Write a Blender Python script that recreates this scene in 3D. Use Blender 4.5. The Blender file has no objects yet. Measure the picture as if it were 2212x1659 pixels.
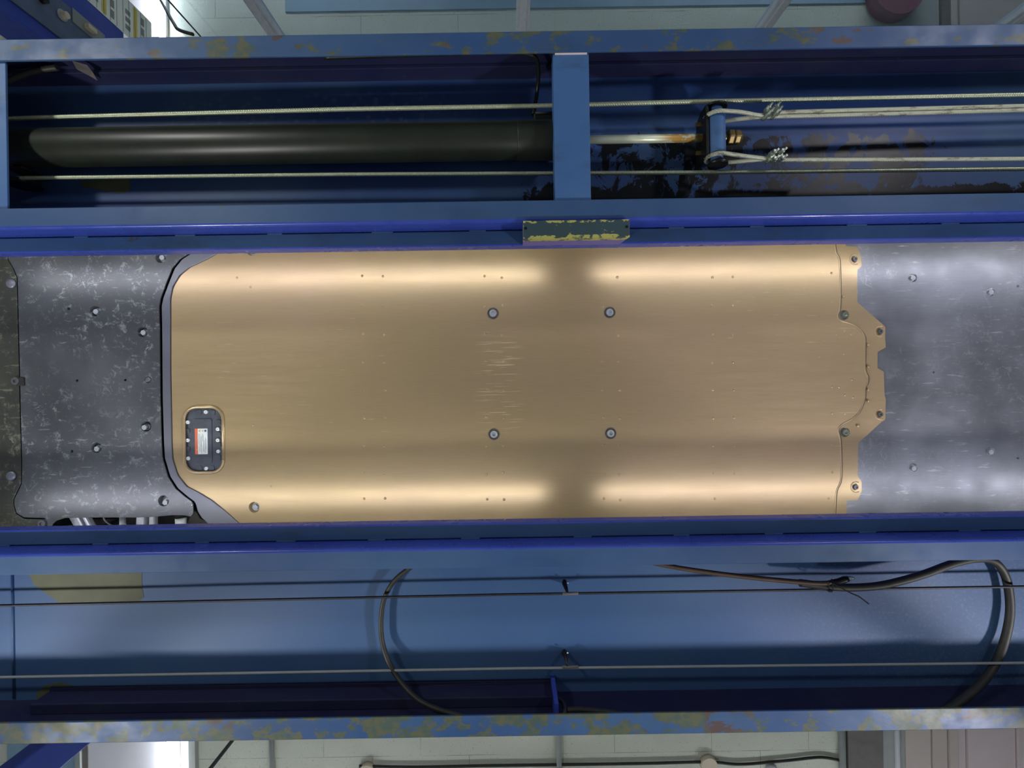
import bpy, bmesh, math, random
from mathutils import Vector, Matrix
from mathutils.geometry import tessellate_polygon
random.seed(7)
S = bpy.context.scene
COL = S.collection
F = 1000.0          # focal length in pixels of the 2212 px wide frame
H = 0.55            # camera height above the floor
ROLL = 0.0155
# ------------------------------------------------------------------ camera, world, exposure
c_, s_ = math.cos(ROLL), math.sin(ROLL)
cd = bpy.data.cameras.new('camera'); cam = bpy.data.objects.new('camera', cd); COL.objects.link(cam)
cd.sensor_width = 36.0; cd.lens = 36.0 * F / 2212.0; cd.clip_start = 0.02; cd.clip_end = 60
cam.matrix_world = Matrix(((c_, s_, 0, 0), (s_, -c_, 0, 0), (0, 0, -1, H), (0, 0, 0, 1)))
S.camera = cam
S.view_settings.view_transform = 'Standard'; S.view_settings.look = 'None'
S.view_settings.gamma = 1.0; S.view_settings.use_curve_mapping = False
S.view_settings.exposure = 0.16
w = bpy.data.worlds.new('world'); S.world = w; w.use_nodes = True
w.node_tree.nodes['Background'].inputs[0].default_value = (0.6, 0.72, 0.9, 1)
w.node_tree.nodes['Background'].inputs[1].default_value = 0.3
KEY = 155.0          # watts of each floor flood light
STRIP = 19.0         # emission of the lit tubes in the runway ledges
TUBE = 26.0         # emission of the ceiling tubes
def flood_lamp(name, loc, watts, rad, color, aim):
    l = bpy.data.lights.new(name, 'SPOT'); l.energy = watts; l.shadow_soft_size = rad; l.color = color
    l.spot_size = math.radians(105); l.spot_blend = .35
    o = bpy.data.objects.new(name, l); COL.objects.link(o); o.location = loc
    o.rotation_euler = aim.to_track_quat('-Z', 'Y').to_euler()
    return o
FLOODS = [(-2.35, 1.68, 1.0), (2.50, 1.68, 1.3), (-2.35, -1.68, .5), (2.50, -1.68, .6)]

# ------------------------------------------------------------------ helpers
def P(px, py, d):
    """point of the photograph at distance d above the camera -> world"""
    a = (px - 1106) * d / F; b = (py - 829.5) * d / F
    return Vector((a * c_ - b * s_, a * s_ + b * c_, d + H))
def P2(px, py, d):
    v = P(px, py, d); return (v.x, v.y)

class MB:
    def __init__(s): s.v = []; s.f = []; s.smooth = []
    def add(s, vs, fs, smooth=False):
        n = len(s.v); s.v += [tuple(v) for v in vs]; s.f += [tuple(i + n for i in f) for f in fs]; s.smooth += [smooth] * len(fs)
        return s
    def box(s, x0, x1, y0, y1, z0, z1):
        vs = [(x, y, z) for x in (x0, x1) for y in (y0, y1) for z in (z0, z1)]
        return s.add(vs, [(0, 1, 3, 2), (4, 6, 7, 5), (0, 4, 5, 1), (2, 3, 7, 6), (0, 2, 6, 4), (1, 5, 7, 3)])
    def obox(s, c, ax, ay, az):
        c, ax, ay, az = map(Vector, (c, ax, ay, az))
        vs = [c + ax * i + ay * j + az * k for i in (-1, 1) for j in (-1, 1) for k in (-1, 1)]
        return s.add(vs, [(0, 1, 3, 2), (4, 6, 7, 5), (0, 4, 5, 1), (2, 3, 7, 6), (0, 2, 6, 4), (1, 5, 7, 3)])
    def cyl(s, a, b, r, n=24, r2=None, cap=True):
        a, b = Vector(a), Vector(b); t = (b - a).normalized()
        u = t.orthogonal().normalized(); w2 = t.cross(u); r2 = r if r2 is None else r2
        vs = []
        for q, rr in ((a, r), (b, r2)):
            vs += [q + (u * math.cos(2 * math.pi * i / n) + w2 * math.sin(2 * math.pi * i / n)) * rr for i in range(n)]
        s.add(vs, [(i, (i + 1) % n, n + (i + 1) % n, n + i) for i in range(n)], n > 8)
        if cap: s.add(vs[:n], [tuple(range(n))[::-1]]); s.add(vs[n:], [tuple(range(n))])
        return s
    def prism(s, pts, z0, z1):
        n = len(pts)
        vs = [(x, y, z0) for x, y in pts] + [(x, y, z1) for x, y in pts]
        tr = tessellate_polygon([[Vector((x, y, 0)) for x, y in pts]])
        s.add(vs, [tuple(t) for t in tr] + [tuple(i + n for i in t[::-1]) for t in tr] + [(i, (i + 1) % n, n + (i + 1) % n, n + i) for i in range(n)])
        return s
    def tube(s, pts, r, n=14, cap=True):
        pts = [Vector(p) for p in pts]; rings = []; u = None
        for i, p in enumerate(pts):
            t = (pts[min(i + 1, len(pts) - 1)] - pts[max(i - 1, 0)]).normalized()
            u = t.orthogonal().normalized() if u is None else (u - t * u.dot(t)).normalized()
            w2 = t.cross(u); rr = r[i] if isinstance(r, (list, tuple)) else r
            rings.append([p + (u * math.cos(2 * math.pi * k / n) + w2 * math.sin(2 * math.pi * k / n)) * rr for k in range(n)])
        vs = [v for g in rings for v in g]; fs = []
        for i in range(len(pts) - 1):
            for k in range(n): fs.append((i * n + k, i * n + (k + 1) % n, (i + 1) * n + (k + 1) % n, (i + 1) * n + k))
        s.add(vs, fs, True)
        if cap: s.add(rings[0], [tuple(range(n))[::-1]]); s.add(rings[-1], [tuple(range(n))])
        return s
    def rope(s, pts, r, n=36, strands=6, pitch=0.040, step=0.0022):
        """stranded wire rope: a lobed profile that turns along the path"""
        pts = resample(pts, step); u = None; rings = []; L = 0
        for i, p in enumerate(pts):
            t = (pts[min(i + 1, len(pts) - 1)] - pts[max(i - 1, 0)]).normalized()
            u = t.orthogonal().normalized() if u is None else (u - t * u.dot(t)).normalized()
            w2 = t.cross(u)
            if i: L += (p - pts[i - 1]).length
            ph = 2 * math.pi * L / pitch
            g = []
            for k in range(n):
                a = 2 * math.pi * k / n
                rr = r * (0.72 + 0.33 * abs(math.cos(strands * (a - ph) / 2)))
                g.append(p + (u * math.cos(a) + w2 * math.sin(a)) * rr)
            rings.append(g)
        vs = [v for g in rings for v in g]; fs = []
        for i in range(len(pts) - 1):
            for k in range(n): fs.append((i * n + k, i * n + (k + 1) % n, (i + 1) * n + (k + 1) % n, (i + 1) * n + k))
        s.add(vs, fs, True); s.add(rings[0], [tuple(range(n))[::-1]]); s.add(rings[-1], [tuple(range(n))])
        return s
    def sphere(s, c, r, nu=16, nv=9, sz=1.0):
        c = Vector(c); vs = []; fs = []
        for j in range(nv + 1):
            ph = math.pi * j / nv
            for i in range(nu):
                a = 2 * math.pi * i / nu; vs.append(c + Vector((r * math.sin(ph) * math.cos(a), r * math.sin(ph) * math.sin(a), r * sz * math.cos(ph))))
        for j in range(nv):
            for i in range(nu): fs.append((j * nu + i, (j + 1) * nu + i, (j + 1) * nu + (i + 1) % nu, j * nu + (i + 1) % nu))
        return s.add(vs, fs, True)

def resample(pts, step):
    pts = [Vector(p) for p in pts]
    out = [pts[0]]
    for a, b in zip(pts, pts[1:]):
        m = max(1, int((b - a).length / step))
        out += [a.lerp(b, k / m) for k in range(1, m + 1)]
    return out
def spline(pts, m=10):
    pts = [Vector(p) for p in pts]; out = []
    for i in range(len(pts) - 1):
        p0, p1, p2, p3 = pts[max(i - 1, 0)], pts[i], pts[i + 1], pts[min(i + 2, len(pts) - 1)]
        for k in range(m):
            t = k / m
            out.append(0.5 * ((2 * p1) + (p2 - p0) * t + (2 * p0 - 5 * p1 + 4 * p2 - p3) * t * t + (3 * p1 - p0 - 3 * p2 + p3) * t ** 3))
    out.append(pts[-1]); return out
def round_poly(pts, r, m=4):
    """round the corners of a 2D polygon"""
    n = len(pts); out = []
    for i in range(n):
        p, a, b = Vector(pts[i]), Vector(pts[i - 1]), Vector(pts[(i + 1) % n])
        da, db = (a - p), (b - p); q = min(r, da.length * .45, db.length * .45)
        s0, s1 = p + da.normalized() * q, p + db.normalized() * q
        for k in range(m + 1):
            t = k / m; out.append(tuple(s0 * (1 - t) ** 2 + p * 2 * t * (1 - t) + s1 * t * t))
    return out
def rrect(x0, x1, y0, y1, r, m=6):
    out = []
    for cx, cy, a0 in ((x1 - r, y1 - r, 0), (x0 + r, y1 - r, 90), (x0 + r, y0 + r, 180), (x1 - r, y0 + r, 270)):
        for k in range(m + 1):
            a = math.radians(a0 + 90 * k / m); out.append((cx + r * math.cos(a), cy + r * math.sin(a)))
    return out
def plate(mb, outline, d, th, holes=(), cups=()):
    """sheet at distance d above the camera, with through holes and round recesses (x, y, r, depth)"""
    z = d + H
    rings = [list(outline)] + [list(h) for h in holes]
    cr = []
    for (x, y, r, dep) in cups:
        g = [(x + r * math.cos(2 * math.pi * k / 22), y + r * math.sin(2 * math.pi * k / 22)) for k in range(22)]
        rings.append(g); cr.append((g, dep, x, y, r))
    tr = tessellate_polygon([[Vector((x, y, 0)) for x, y in g] for g in rings])
    flat = [p for g in rings for p in g]; n = len(flat)
    mb.add([(x, y, z) for x, y in flat], [tuple(t) for t in tr])
    mb.add([(x, y, z + th) for x, y in flat], [tuple(t[::-1]) for t in tr])
    for g in [rings[0]] + [list(h) for h in holes]:
        m = len(g)
        mb.add([(x, y, z) for x, y in g] + [(x, y, z + th) for x, y in g], [(i, (i + 1) % m, m + (i + 1) % m, m + i) for i in range(m)])
    for g, dep, x, y, r in cr:
        m = len(g)
        lo = [(x + (a - x) * .86, y + (b - y) * .86) for a, b in g]
        mb.add([(a, b, z) for a, b in g] + [(a, b, z + dep) for a, b in lo], [(i, (i + 1) % m, m + (i + 1) % m, m + i) for i in range(m)], True)
        mb.add([(a, b, z + dep) for a, b in lo], [tuple(range(m))])
    return mb

ROOTS = {}
def base_of(o):
    v = Vector((0, 0, 0))
    while o is not None: v += Vector(o.location); o = o.parent
    return v
def obj(name, mb, m, parent=None, bevel=0, local=False):
    me = bpy.data.meshes.new(name)
    off = Vector((0, 0, 0)) if (parent is None or local) else base_of(parent)
    me.from_pydata([(v[0] - off.x, v[1] - off.y, v[2] - off.z) for v in mb.v], [], mb.f)
    me.polygons.foreach_set('use_smooth', mb.smooth)
    me.materials.append(m)
    bm = bmesh.new(); bm.from_mesh(me); bmesh.ops.remove_doubles(bm, verts=bm.verts, dist=2e-5)
    bmesh.ops.recalc_face_normals(bm, faces=bm.faces); bm.to_mesh(me); bm.free(); me.update()
    o = bpy.data.objects.new(name, me); COL.objects.link(o)
    if parent is not None: o.parent = parent
    if bevel:
        b = o.modifiers.new('bevel', 'BEVEL'); b.width = bevel; b.segments = 2; b.limit_method = 'ANGLE'; b.angle_limit = math.radians(50)
    return o
def tag(o, label, cat, group=None):
    o['label'] = label; o['category'] = cat
    if group: o['group'] = group
    return o
def thing(name, label, cat, loc=(0, 0, 0), group=None):
    o = bpy.data.objects.new(name, None); COL.objects.link(o); o.location = loc; o.empty_display_size = .1
    return tag(o, label, cat, group)
def struct(name, mb, m, bevel=0):
    o = obj(name, mb, m, None, bevel); o['kind'] = 'structure'; return o
def dup(o, loc, parent=None):
    c = o.copy(); COL.objects.link(c)
    c.parent = parent
    c.location = Vector(loc) - (base_of(parent) if parent is not None else Vector((0, 0, 0)))
    return c

# ------------------------------------------------------------------ materials
class NT:
    def __init__(s, name):
        s.m = bpy.data.materials.new(name); s.m.use_nodes = True; s.t = s.m.node_tree; s.n = s.t.nodes
        s.b = s.n['Principled BSDF']; s.geo = s.n.new('ShaderNodeNewGeometry')
    def link(s, a, b): s.t.links.new(a, b)
    def put(s, sock, v):
        if isinstance(v, bpy.types.NodeSocket): s.link(v, sock)
        elif isinstance(v, (int, float)): sock.default_value = v
        else: sock.default_value = tuple(v) + ((1,) if len(v) == 3 and sock.type == 'RGBA' else ())
    def pos(s, scale=(1, 1, 1), rot=(0, 0, 0)):
        mp = s.n.new('ShaderNodeMapping'); s.link(s.geo.outputs['Position'], mp.inputs[0])
        mp.inputs['Scale'].default_value = scale; mp.inputs['Rotation'].default_value = rot; return mp.outputs[0]
    def noise(s, scale, detail=4, rough=.55, vec=None, dist=0):
        n = s.n.new('ShaderNodeTexNoise'); n.inputs['Scale'].default_value = scale; n.inputs['Detail'].default_value = detail
        n.inputs['Roughness'].default_value = rough; n.inputs['Distortion'].default_value = dist
        s.link(vec or s.pos(), n.inputs['Vector']); return n.outputs[0]
    def vor(s, scale, vec=None, feat='F1', out='Distance'):
        n = s.n.new('ShaderNodeTexVoronoi'); n.feature = feat; n.inputs['Scale'].default_value = scale
        s.link(vec or s.pos(), n.inputs['Vector']); return n.outputs[out]
    def ramp(s, x, a, b, lo=0.0, hi=1.0):
        n = s.n.new('ShaderNodeMapRange'); n.interpolation_type = 'SMOOTHSTEP'; s.link(x, n.inputs[0])
        for i, v in enumerate((a, b, lo, hi)): n.inputs[i + 1].default_value = v
        return n.outputs[0]
    def math(s, op, a, b=0.0):
        n = s.n.new('ShaderNodeMath'); n.operation = op; s.put(n.inputs[0], a); s.put(n.inputs[1], b); return n.outputs[0]
    def axis(s, k):
        n = s.n.new('ShaderNodeSeparateXYZ'); s.link(s.geo.outputs['Position'], n.inputs[0]); return n.outputs[k]
    def window(s, k, a, b, soft):
        x = s.axis(k); return s.math('MULTIPLY', s.ramp(x, a - soft, a + soft), s.ramp(x, b - soft, b + soft, 1, 0))
    def mix(s, f, a, b):
        n = s.n.new('ShaderNodeMix'); n.data_type = 'RGBA'; s.put(n.inputs[0], f); s.put(n.inputs[6], a); s.put(n.inputs[7], b); return n.outputs[2]
    def bump(s, h, strength, dist=.002):
        n = s.n.new('ShaderNodeBump'); n.inputs['Strength'].default_value = strength; n.inputs['Distance'].default_value = dist
        s.link(h, n.inputs['Height']); s.link(n.outputs[0], s.b.inputs['Normal'])
    def done(s, color, rough=.5, metal=0.0, spec=.5):
        s.put(s.b.inputs['Base Color'], color); s.put(s.b.inputs['Roughness'], rough); s.put(s.b.inputs['Metallic'], metal)
        s.b.inputs['Specular IOR Level'].default_value = spec
        return s.m
def plain(name, color, rough=.5, metal=0.0, var=.12, scale=30):
    t = NT(name); n = t.noise(scale, 3)
    dark = tuple(c * (1 - var * 2) for c in color); lite = tuple(min(1, c * (1 + var)) for c in color)
    return t.done(t.mix(n, dark, lite), rough, metal)
def emit(name, color, strength):
    t = NT(name); t.done((.9, .9, .9), .4)
    t.b.inputs['Emission Color'].default_value = (*color, 1); t.b.inputs['Emission Strength'].default_value = strength
    return t.m

B1, B2 = (.032, .080, .200), (.048, .105, .215)
YG, RUST, DARKG = (.115, .115, .040), (.10, .052, .028), (.03, .045, .035)
def blue_paint(name, chips=0.0, rust=0.0, grime=.3, rough=.42, c1=B1, c2=B2, stretch=1.0):
    t = NT(name)
    col = t.mix(t.ramp(t.noise(2.2, 3), .35, .65), c1, c2)
    col = t.mix(t.math('MULTIPLY', t.ramp(t.noise(9, 5, .65, t.pos((.4, 1, 1))), .5, .75), grime), col, (.03, .05, .06))
    col = t.mix(t.math('MULTIPLY', t.ramp(t.noise(140, 2), .66, .8), .25), col, (.12, .2, .34))
    bh = t.noise(60, 2)
    if chips:
        n = t.noise(27, 6, .62, t.pos((1 / stretch, 1, 1))); big = t.noise(2.3, 2)
        th = t.math('ADD', n, t.math('MULTIPLY', t.math('SUBTRACT', big, .5), .55))
        mk = t.ramp(th, 1 - chips - .0, 1 - chips + .05)
        cc = t.mix(t.ramp(t.noise(45, 3), .4, .6), YG, (.07, .10, .06))
        cc = t.mix(t.ramp(t.noise(5, 3), .62, .70), cc, RUST)
        col = t.mix(t.math('MULTIPLY', mk, .85), col, cc)
    if rust:
        n = t.noise(8, 6, .7, t.pos((.5, 1, 1)))
        col = t.mix(t.ramp(n, 1 - rust, 1 - rust + .03), col, t.mix(t.noise(60, 3), (.02, .018, .012), (.14, .07, .025)))
    t.bump(bh, .12)
    return t.done(col, t.ramp(t.noise(12, 4), .3, .7, rough - .02, rough + .14), 0.0, .32)
M = {}
M['flange'] = blue_paint('blue_painted_flange', grime=.25, chips=.26)
M['outer'] = blue_paint('chipped_blue_flange', chips=.44, stretch=1.8)
M['outer_heavy'] = blue_paint('heavily_chipped_blue_flange', chips=.52, stretch=1.4)
M['edge'] = blue_paint('bright_blue_gloss_paint', grime=.1, rough=.25, c1=(.032, .062, .36), c2=(.045, .082, .43))
M['ledge'] = blue_paint('dark_blue_ledge_paint', grime=.6, rust=.33, rough=.3, c1=(.035, .085, .21), c2=(.05, .11, .23))
M['brace'] = blue_paint('blue_brace_paint', grime=.75, rough=.45, c1=(.05, .13, .31), c2=(.07, .16, .34))
M['post'] = blue_paint('blue_post_paint', grime=.2, rough=.35, c1=(.03, .06, .34), c2=(.045, .08, .38))
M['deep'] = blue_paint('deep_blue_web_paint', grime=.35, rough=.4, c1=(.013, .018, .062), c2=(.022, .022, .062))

def deck_top_mat():
    t = NT('oil_stained_blue_deck')
    col = t.mix(t.ramp(t.noise(2.0, 3), .35, .65), (.03, .07, .22), (.055, .115, .24))
    spot = t.math('MULTIPLY', t.ramp(t.vor(42, t.pos()), .42, .2), t.math('MULTIPLY', t.window(0, -1.0, -.2, .15), t.window(1, -.86, -.74, .03)))
    col = t.mix(t.math('MULTIPLY', spot, .35), col, (.14, .2, .34))
    # oil: black smears in the right half of the bay, wet near the brace
    zone = t.math('MULTIPLY', t.window(0, .16, 1.28, .13), t.window(1, -.735, -.40, .035))
    zone2 = t.math('MULTIPLY', t.window(0, -.02, .5, .10), t.window(1, -.60, -.40, .05))
    zone3 = t.math('MULTIPLY', t.window(0, .3, 1.9, .2), t.window(1, -.575, -.40, .03))
    zone = t.math('MAXIMUM', t.math('MAXIMUM', t.math('MULTIPLY', zone, .78), zone2), zone3)
    n = t.noise(16, 7, .72, t.pos((1, .75, 1), (0, 0, .5)), .6)
    mk = t.ramp(t.math('ADD', n, t.math('MULTIPLY', zone, .42)), .80, .845)
    col = t.mix(mk, col, t.mix(t.noise(30, 3), (.004, .005, .007), (.010, .012, .016)))
    t.bump(t.noise(70, 2), .1)
    rg = t.mix(mk, (.45, .45, .45), (.36, .36, .36))
    return t.done(col, rg, 0.0, .2)
M['deck_top'] = deck_top_mat()
def deck_bottom_mat():
    t = NT('blue_deck_underside')
    col = t.mix(t.ramp(t.noise(1.6, 3), .3, .7), (.038, .092, .225), (.056, .12, .24))
    sp = t.ramp(t.vor(9), .03, .018)
    col = t.mix(t.math('MULTIPLY', sp, .7), col, (.02, .03, .05))
    gr = t.math('MULTIPLY', t.ramp(t.noise(120, 3), .5, .72), t.window(0, .9, 2.2, .35))
    col = t.mix(t.math('MULTIPLY', gr, .45), col, (.16, .17, .24))
    t.bump(t.noise(90, 3), .10)
    return t.done(col, .5, 0.0, .3)
M['deck_bottom'] = deck_bottom_mat()
def tan_mat():
    t = NT('tan_battery_cover')
    col = t.mix(t.ramp(t.noise(1.3, 2), .3, .7), (.455, .35, .178), (.47, .348, .205))
    brush = t.noise(6, 4, .6, t.pos((3, 130, 1)))
    col = t.mix(t.math('MULTIPLY', t.ramp(brush, .35, .75), .18), col, (.30, .19, .08))
    # scuffs beside the second bolt row
    zz = t.math('MULTIPLY', t.window(0, -.10, .02, .035), t.window(1, -.15, .14, .06))
    sc = t.ramp(t.noise(8, 2, .5, t.pos((1.2, 42, 1), (0, 0, -.08))), .60, .66)
    col = t.mix(t.math('MULTIPLY', t.math('MULTIPLY', zz, sc), .75), col, (.85, .70, .42))
    # fine diagonal scratches over the front half and the rear end
    for rot, sc_, w0, w1, y0, y1 in ((-.6, (9, 120, 1), -.95, -.35, -.22, .0), (.75, (9, 130, 1), -.75, -.35, 0, .16), (1.1, (10, 110, 1), .62, 1.1, -.35, -.1), (1.57, (6, 90, 1), .85, 1.15, -.2, .25)):
        z = t.math('MULTIPLY', t.window(0, w0, w1, .09), t.window(1, y0, y1, .05))
        q = t.ramp(t.noise(1.0, 2, .5, t.pos(sc_, (0, 0, rot))), .68, .74)
        col = t.mix(t.math('MULTIPLY', t.math('MULTIPLY', z, q), .32), col, (.8, .68, .45))
    sp = t.math('MULTIPLY', t.ramp(t.vor(55), .13, .09), t.math('MULTIPLY', t.window(0, .99, 1.07, .02), t.window(1, -.14, -.04, .02)))
    col = t.mix(t.math('MULTIPLY', sp, t.ramp(t.noise(30, 1), .5, .56)), col, (.9, .82, .5))
    t.b.inputs['Anisotropic'].default_value = .35
    return t.done(col, t.ramp(t.noise(5, 3, .5, t.pos((1, 20, 1))), .3, .7, .30, .35), .42)
M['tan'] = tan_mat()
def tray_mat(name, c0, c1, dust, amount, streak_rot, rough, scale=55):
    t = NT(name)
    col = t.mix(t.ramp(t.noise(2.5, 4), .35, .65), c0, c1)
    flakes = t.ramp(t.noise(scale, 8, .82, None, .5), .53, .63)
    area = t.ramp(t.noise(3.2, 3), .28, .55)
    col = t.mix(t.math('MULTIPLY', t.math('MULTIPLY', flakes, area), amount), col, dust)
    st = t.ramp(t.noise(1, 3, .6, t.pos((16, 95, 1), (0, 0, streak_rot))), .60, .70)
    col = t.mix(t.math('MULTIPLY', t.math('MULTIPLY', st, t.ramp(t.noise(4, 2), .4, .6)), amount * .9), col, dust)
    t.bump(t.noise(scale, 4), .1)
    return t.done(col, rough, 0.3, .8)
M['front_tray'] = tray_mat('dusty_black_undertray', (.065, .072, .08), (.12, .13, .14), (.36, .39, .38), .62, 1.25, .34, 34)
M['far_tray'] = tray_mat('grimy_dark_tray', (.03, .034, .03), (.06, .065, .05), (.30, .31, .22), .5, 1.1, .45, 30)
M['seal'] = tray_mat('grey_seal_plastic', (.13, .14, .17), (.17, .18, .205), (.2, .22, .24), .2, .4, .42)
def rear_tray_mat():
    t = NT('grey_aluminium_undertray')
    col = t.mix(t.ramp(t.noise(3, 4), .35, .65), (.19, .20, .22), (.29, .30, .33))
    fl = t.math('MULTIPLY', t.ramp(t.noise(38, 6, .75, None, 1.2), .52, .64), t.ramp(t.noise(4, 3), .42, .62))
    col = t.mix(t.math('MULTIPLY', fl, .6), col, (.38, .40, .43))
    st = t.math('MULTIPLY', t.ramp(t.noise(1, 3, .6, t.pos((14, 80, 1), (0, 0, 1.2))), .60, .70), t.ramp(t.noise(6, 2), .42, .6))
    col = t.mix(t.math('MULTIPLY', st, .7), col, (.5, .52, .55))
    br = t.noise(5, 4, .6, t.pos((3, 90, 1)))
    col = t.mix(t.math('MULTIPLY', t.ramp(br, .4, .7), .12), col, (.07, .075, .085))
    return t.done(col, t.ramp(t.noise(10, 4), .3, .7, .33, .48), .55)
M['rear_tray'] = rear_tray_mat()
M['black'] = plain('black_underbody', (.008, .008, .010), .7)
M['rubber'] = plain('tyre_rubber', (.012, .012, .013), .8)
M['hose'] = plain('grimy_black_hose', (.032, .032, .025), .55, 0, .35, 25)
M['hose_brown'] = plain('brown_pipe', (.10, .062, .035), .45, 0, .3, 20)
M['barrel'] = plain('black_green_cylinder_paint', (.014, .019, .011), .40, .0, .35, 12)
M['darksteel'] = plain('dark_oily_steel', (.012, .013, .012), .35, .4)
M['chrome'] = plain('bright_chrome_rod', (.75, .82, .62), .16, 1.0, .06)
def rusty_rod():
    t = NT('rust_smeared_chrome'); n = t.noise(30, 5, .6, t.pos((.6, 1, 1)))
    k = t.math('MULTIPLY', t.ramp(n, .45, .52), t.window(0, .43, .6, .03))
    return t.done(t.mix(k, (.70, .76, .56), (.5, .30, .07)), t.ramp(n, .4, .6, .28, .5), .35)
M['rod'] = rusty_rod()
M['rope'] = plain('galvanised_wire_rope', (.50, .56, .38), .42, .45, .3, 220)
def grimy_rope():
    t = NT('grimy_wire_rope'); n = t.noise(22, 4, .7, t.pos((1, 3, 3)))
    return t.done(t.mix(t.ramp(n, .50, .68), (.46, .49, .37), (.20, .19, .15)), .5, .3)
M['rope_grimy'] = grimy_rope()
M['zinc'] = plain('zinc_plated_steel', (.62, .70, .58), .25, .9, .15, 90)
M['brass'] = plain('tarnished_brass_nut', (.30, .22, .09), .38, .8, .3, 120)
M['boltsteel'] = plain('grey_bolt_steel', (.42, .46, .48), .5, .35, .2, 150)
M['darkbolt'] = plain('dusty_dark_bolt', (.14, .15, .16), .45, .5, .2, 150)
M['wire_dark'] = plain('dark_greasy_wire', (.05, .055, .06), .45, .3, .3, 60)
M['patch'] = plain('yellowed_primer', (.095, .105, .05), .6, 0, .25, 14)
M['panel_black'] = plain('grey_black_plastic', (.085, .10, .12), .4, 0, .3, 35)
M['label_white'] = plain('label_paper', (.75, .82, .76), .5, 0, .04)
M['label_orange'] = plain('orange_label_print', (.80, .16, .06), .5, 0, .04)
M['label_yellow'] = plain('yellow_label_print', (.62, .52, .12), .5, 0, .04)
M['label_blue'] = plain('blue_label_print', (.06, .10, .35), .5, 0, .04)
M['ink'] = plain('grey_print', (.22, .25, .24), .5, 0, .04)
M['alu'] = plain('silver_aluminium', (.66, .70, .76), .4, .3, .1)
M['white_door'] = plain('white_wall_paint', (.72, .73, .78), .6, 0, .03, 3)
M['grey_trim'] = plain('grey_trim_paint', (.33, .36, .34), .6, 0, .1, 8)
M['beige'] = plain('beige_panel_paint', (.52, .46, .42), .6, 0, .05, 4)
M['pink'] = plain('pale_pink_panel_paint', (.62, .53, .53), .6, 0, .04, 4)
M['brown_grey'] = plain('brown_grey_render', (.17, .155, .145), .8, 0, .15, 12)
M['teal_wall'] = plain('pale_teal_panel', (.22, .36, .46), .5, 0, .05, 4)
M['maroon'] = plain('maroon_plastic', (.22, .08, .11), .4, 0, .08, 6)
M['cream'] = plain('cream_plastic', (.60, .52, .38), .5, 0, .05)
M['face_panel'] = plain('brushed_grey_blue_panel', (.12, .16, .25), .35, .3, .2, 9)
def chip_block():
    t = NT('chipped_block_paint')
    n = t.noise(38, 5, .7, t.pos((.8, 1, 1)))
    eg = t.math('MAXIMUM', t.ramp(t.axis(1), -.408, -.414), t.math('MAXIMUM', t.ramp(t.axis(1), -.383, -.379), t.ramp(t.axis(0), .045, .03)))
    mk = t.ramp(t.math('ADD', n, t.math('MULTIPLY', eg, .17)), .64, .67)
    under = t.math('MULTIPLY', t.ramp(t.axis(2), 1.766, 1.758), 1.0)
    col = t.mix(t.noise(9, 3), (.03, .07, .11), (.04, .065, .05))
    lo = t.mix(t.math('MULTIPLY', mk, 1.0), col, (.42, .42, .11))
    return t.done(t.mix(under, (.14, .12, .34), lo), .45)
M['block'] = chip_block()
def concrete(name, a, b, cracks):
    t = NT(name); col = t.mix(t.noise(3, 4), a, b)
    pit = t.ramp(t.noise(60, 3, .6, t.pos((1, .7, 1))), .63, .68)
    col = t.mix(t.math('MULTIPLY', pit, .55), col, tuple(c * .45 for c in a))
    if cracks:
        br = t.n.new('ShaderNodeTexBrick'); t.link(t.pos((1, 1, 1)), br.inputs[0])
        br.inputs['Scale'].default_value = 1.0; br.inputs['Brick Width'].default_value = .88; br.inputs['Row Height'].default_value = .42
        br.inputs['Mortar Size'].default_value = .003; br.inputs['Mortar Smooth'].default_value = .2
        f = t.math('MULTIPLY', t.math('SUBTRACT', 1.0, br.outputs['Fac']), 1.0)
        col = t.mix(t.math('MULTIPLY', t.math('MULTIPLY', br.outputs['Fac'], t.ramp(t.noise(2, 3), .4, .6)), .6), col, (.12, .11, .08))
    t.bump(t.noise(60, 4), .4, .01)
    return t.done(col, .85)
M['ceil'] = concrete('painted_concrete', (.56, .59, .49), (.64, .67, .57), True)
M['wall'] = concrete('grey_wall', (.35, .37, .38), (.45, .47, .47), False)
M['floor'] = concrete('grey_epoxy_floor', (.56, .57, .58), (.64, .65, .65), False)
def glass():
    t = NT('window_glass'); tr = t.n.new('ShaderNodeBsdfTransparent'); tr.inputs[0].default_value = (.84, .90, .95, 1)
    gl = t.n.new('ShaderNodeBsdfGlossy'); gl.inputs['Roughness'].default_value = .03; gl.inputs[0].default_value = (.8, .9, .95, 1)
    lw = t.n.new('ShaderNodeLayerWeight'); lw.inputs[0].default_value = .5; fc = t.math('ADD', .04, t.math('MULTIPLY', t.math('POWER', lw.outputs['Facing'], 4.0), .7))
    mx = t.n.new('ShaderNodeMixShader'); t.link(fc, mx.inputs[0]); t.link(tr.outputs[0], mx.inputs[1]); t.link(gl.outputs[0], mx.inputs[2])
    t.link(mx.outputs[0], t.n['Material Output'].inputs[0]); return t.m
M['glass'] = glass()
M['tube_on'] = emit('lit_tube', (.93, .96, 1.0), TUBE)
M['strip_on'] = emit('lit_ledge_tube', (1.0, .97, .93), STRIP)
M['flood_on'] = emit('lit_flood_lens', (1.0, .98, .94), 4.0)

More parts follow.
